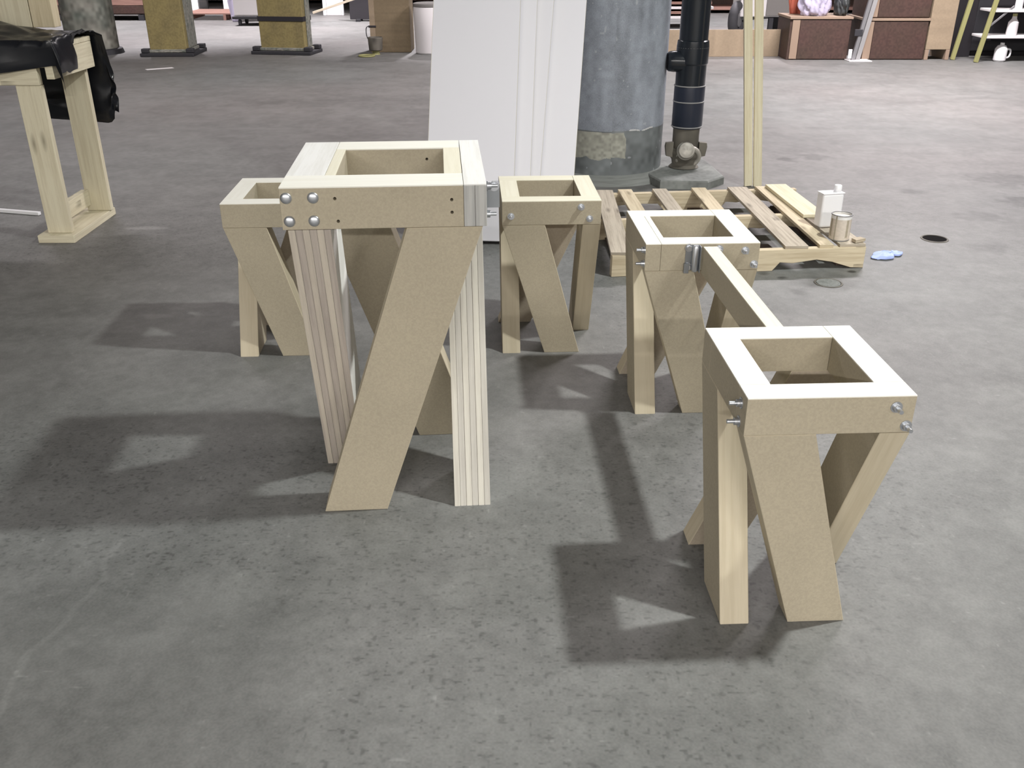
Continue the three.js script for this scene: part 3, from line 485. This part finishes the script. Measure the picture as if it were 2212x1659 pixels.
// ---------------------------------------------------------------- background right
{ const t = thing('barrier_board', 'long tan board standing on edge behind the battens', 'board', [2.78, 0, -12.95], R(2)); part('board', bx(-.78, .74, .0, .335, -.012, .012, 0, .003), M.tan, t); for (const x of [-.6, .55]) part('brace', slab([[0, 0], [-.2, 0], [0, .28]].map(([a, b]) => [a, b]), x, x + .03, 'zy').rotateY(0), M.tan, t, [0, 0, -.215]); }
{ const t = thing('board_stack', 'stack of white and reddish boards far behind the black pipe', 'board stack', [2.75, 0, -17.2]); for (let i = 0; i < 7; i++) part('board', bx(-.62 + rr(-.05, .05), .55 + rr(-.1, .1), .16 + i * .075, .2 + i * .075, -.4, .4, 0, .004), i % 2 ? M.reddish : M.whiteDull, t); for (let i = 0; i < 7; i++) for (const x of [-.5, .4]) part('sticker', bx(x, x + .06, .2005 + (i - 1) * .075, .2345 + (i - 1) * .075, -.38, .39, 2, .003), M.brown, t); for (const x of [-.5, .4]) part('sleeper', bx(x, x + .1, 0, .125, -.4, .4, 2, .005), M.dark, t); }
{
  const t = thing('cart', 'white wheeled cart with a big black tyre behind the battens', 'cart', [3.85, 0, -15.6]);
  part('cart_body', bx(-.35, .55, .3, .95, -.3, .25, 0, .02), M.whiteDull, t); part('side_panel', bx(.05, .5, .32, .6, .2505, .27, 0, .006), M.greyPanel, t);
  const tyre = new THREE.TorusGeometry(.19, .075, 14, 36); const hub = cyl(.11, .11, .1, 24).rotateX(Math.PI / 2);
  for (const [x, z] of [[-.38, .22], [.42, -.35]]) { const w = part('wheel', tyre, M.rubber, t, [x, .266, z], [0, R(60), 0]); part('hub', hub, M.steel, w); }
  for (const x of [.12, .42]) part('leg', bx(x, x + .07, 0, .3, .15, .22, 1, .004), M.dark, t);
  part('axle', cyl(.03, .03, 1.0, 12).rotateZ(Math.PI / 2), M.steel, t, [0, .27, -.06], [0, R(35), 0]);
}
function brownUnit(x0, x1, z, d, y0, y1, label, extra) {
  const w = x1 - x0, t = thing('brown_cabinet', label, 'cabinet', [(x0 + x1) / 2, y0, z - d / 2], 0, 'brown cabinets along the back'); const h = y1 - y0;
  part('carcass', bx(-w / 2, w / 2, .0, h - .03, -d / 2, d / 2 - .012, 0, .006), M.brown, t); part('front_panel', bx(-w / 2 + .13, w / 2 - .008, .012, h - .04, d / 2 - .0115, d / 2, 0, .004), M.brown, t);
  part('corner_strip', bx(-w / 2 + .03, -w / 2 + .125, .012, h - .04, d / 2 - .0115, d / 2 + .002, 1, .003), M.brownPale, t); part('rim', bx(-w / 2 - .01, w / 2 + .01, h - .0295, h, -d / 2 - .01, d / 2 + .01, 0, .004), M.brownPale, t); return t;
}
brownUnit(3.53, 4.31, -12.6, .6, 0, .52, 'low brown cabinet with a plastic bundle on top');
brownUnit(4.47, 5.29, -12.6, .62, 0, .5, 'lower brown cabinet left of the tan carton');
brownUnit(4.5, 5.29, -12.62, .6, .501, 1.15, 'upper brown cabinet stacked on another brown cabinet');
function bundle(name, label, mat, pos, sx, sy, sz, s, cat) {
  const g = new THREE.SphereGeometry(1, 60, 40); const p = g.attributes.position;
  for (let i = 0; i < p.count; i++) { const x = p.getX(i), y = p.getY(i), z = p.getZ(i); const n = Math.abs(vn(x * 3 + s, z * 3 + y * 2 + s, 321) - .5) + .5 * Math.abs(vn(x * 8 + s, y * 8 + z * 5 + s, 322) - .5); const k = .8 + .6 * n; p.setXYZ(i, x * sx * k, Math.max(-.55 * sy, y * sy * k), z * sz * k); }
  g.translate(0, .55 * sy, 0); g.computeVertexNormals(); const o = part(name, g, mat, scene, pos); return tag(o, label, cat);
}
bundle('plastic_bundle', 'crumpled pale lavender plastic bundle on the low brown cabinet', M.lavender, [3.86, .522, -12.8], .19, .3, .16, 3, 'plastic bundle');
bundle('dark_bag', 'crumpled dark plastic bag beside the lavender bundle', new THREE.MeshPhysicalMaterial({ color: new THREE.Color().setRGB(.05, .055, .055), roughness: .3 }), [4.22, .522, -12.82], .085, .24, .15, 17, 'bag');
bundle('red_cloth', 'red cloth bundle showing above the lavender plastic', std({ color: new THREE.Color().setRGB(.4, .1, .06), roughness: .8 }), [3.72, .522, -13.08], .1, .4, .08, 31, 'cloth');
{
  const t = thing('slim_post', 'grey leaning steel post between the brown cabinets', 'post', [4.37, 0, -12.5]);
  part('post', bx(-.022, .022, 0, 2.2, -.022, .022, 1, .004), M.steel, t, [-.02, .004, 0], [0, 0, R(-9)]); part('pale_post', bx(-.028, .028, 0, 2.2, -.02, .02, 1, .004), M.paleRing, t, [.05, .004, -.03], [0, 0, R(-9)]);
  part('base', bx(-.09, .2, 0, .012, -.1, .1, 0, .003), M.whiteDull, t); part('clamp', bx(-.05, .05, .3, .38, .0, .03, 0, .006), M.dark, t);
  part('label_plate', bx(-.085, -.04, .03, .14, -.01, .01, 1, .003), M.whitePaint, t);
}
{ const t = thing('tan_carton', 'tan upright carton on short skids right of the brown cabinets', 'carton', [5.48, 0, -12.85]); part('carton_body', bx(-.178, .14, .125, 1.4, -.25, .25, 1, .006), M.tan, t); for (const x of [-.178, .09]) part('skid', bx(x, x + .05, 0, .1245, -.25, .25, 2, .005), M.brownPale, t); }
{ const o = part('dark_sheet', bx(-.15, .15, 0, 1.6, -.02, .02, 1, .004), M.darker, scene, [5.88, .0, -12.93]); o.rotation.set(R(-3), R(8), 0); tag(o, 'tall dark sheet standing behind the yellow ladder', 'sheet'); }
{
  const t = thing('shelf_ladder', 'yellow railed step ladder with pale shelves at the right edge', 'ladder', [6.2, 0, -12.5]);
  const rail = (x, z, s, m) => part('rail', bx(-.026, .026, 0, 1.9, -.02, .02, 1, .005), m, t, [x, .003, z], [0, 0, R(-s)]);
  rail(-.345, .16, 8, M.yellowRail); rail(-.53, -.1, 7.5, M.yellowRail); rail(.62, .16, 8, M.yellowRail);
  for (const [y, x] of [[.285, -.3], [.59, -.26], [.95, -.2]]) part('shelf', bx(x, x + .93, y, y + .03, -.2, .17, 0, .006), M.whiteDull, t);
  part('brace', bx(-.012, .012, 0, .36, -.008, .008, 1, .003), M.steel, t, [-.27, .42, .15], [0, 0, R(-48)]);
}
{ const t = thing('white_jug', 'white jug on the floor under the yellow ladder', 'jug', [6.2, 0, -12.45]); part('jug_body', lathe([[0, 0], [.06, 0], [.075, .02], [.075, .15], [.05, .19], [.025, .2], [.025, .225], [0, .225]], 24), M.whitePaint, t); part('handle', tubeOf([[.07, .15, 0], [.115, .14, 0], [.115, .06, 0], [.072, .04, 0]], .012), M.whitePaint, t); }
{ const t = thing('white_bottle', 'white bottle standing on the lower ladder shelf', 'bottle', [6.28, .3165, -12.45]); part('bottle_body', lathe([[0, 0], [.06, 0], [.065, .02], [.06, .15], [.03, .19], [.025, .22], [0, .22]], 24), M.whiteDull, t); part('cap', cyl(.027, .027, .03, 20), M.yellowRail, t, [0, .236, 0]); }
{ const o = part('pale_roll', cyl(.045, .045, .3, 24).translate(0, .15, 0), M.whitePaint, scene, [6.3, .621, -12.45]); tag(o, 'white roll standing on the upper ladder shelf', 'roll'); }
{ const t = thing('machine', 'black machine housing behind the yellow ladder', 'machine', [7.0, 0, -13.4]); part('housing', bx(-.95, .9, .06, 1.7, -.5, .4, 1, .02), M.dark, t); part('plinth', bx(-.9, .85, 0, .0595, -.45, .35, 0, .01), M.darker, t); part('door', bx(-.7, .1, .2, 1.5, .4005, .415, 1, .006), M.darker, t); }
// far clutter closing the view
{ const t = thing('shelving', 'dark loaded shelving far behind the left pillars', 'shelving', [-5.2, 0, -23.4]); for (let i = 0; i < 5; i++) part('upright', bx(-4.2 + i * 2.0, -4.12 + i * 2.0, 0, 2.4, -.4, .4, 1, .006), M.dark, t); for (const y of [.06, .75, 1.5, 2.2]) part('shelf', bx(-4.2, 3.88, y, y + .05, -.42, .42, 0, .006), M.reddish, t); part('back_panel', bx(-4.2, 3.88, 0.01, 2.4, -.45, -.425, 0, .004), M.darker, t); }
[[-8.7, .115, M.brown, .5, .5], [-7.9, .115, M.dark, .8, .45], [-6.6, .115, M.brown, .7, .55], [-5.75, .115, M.whiteDull, .3, .4], [-4.8, .115, M.dark, .9, .5], [-3.87, .115, M.reddish, .6, .5], [-2.6, .115, M.dark, .8, .56]].forEach(([x, y, m, w, h], i) => {
  const t = thing('storage_box', ['brown box on the far shelving, leftmost', 'dark box on the far shelving next to the leftmost', 'brown box behind the first mustard pillar', 'small white box on the far shelving', 'dark wide box on the far shelving behind the lavender roll', 'reddish box on the far shelving behind the white panel', 'dark box at the right end of the far shelving'][i], 'box', [x, y, -23.2], 0, 'boxes on the far shelving');
  part('box_body', bx(-w / 2, w / 2, 0, h, -.25, .25, 0, .006), m, t); part('lid', bx(-w / 2 - .01, w / 2 + .01, h + .0005, h + .04, -.26, .26, 0, .006), m, t);
});
{ const t = thing('shelving', 'dark reddish shelving far behind the brown cabinets', 'shelving', [4.6, 0, -20.5]); for (let i = 0; i < 4; i++) part('upright', bx(-3.6 + i * 2.3, -3.52 + i * 2.3, 0, 2.4, -.4, .4, 1, .006), M.brown, t); for (const y of [.06, .55, 1.1, 1.8]) part('shelf', bx(-3.6, 3.38, y, y + .05, -.42, .42, 0, .006), M.reddish, t); part('back_panel', bx(-3.6, 3.38, .01, 2.4, -.45, -.425, 0, .004), M.brown, t); }

scene.traverse(o => { if (o.isMesh) { o.castShadow = true; o.receiveShadow = true; } });
renderer.render(scene, camera);
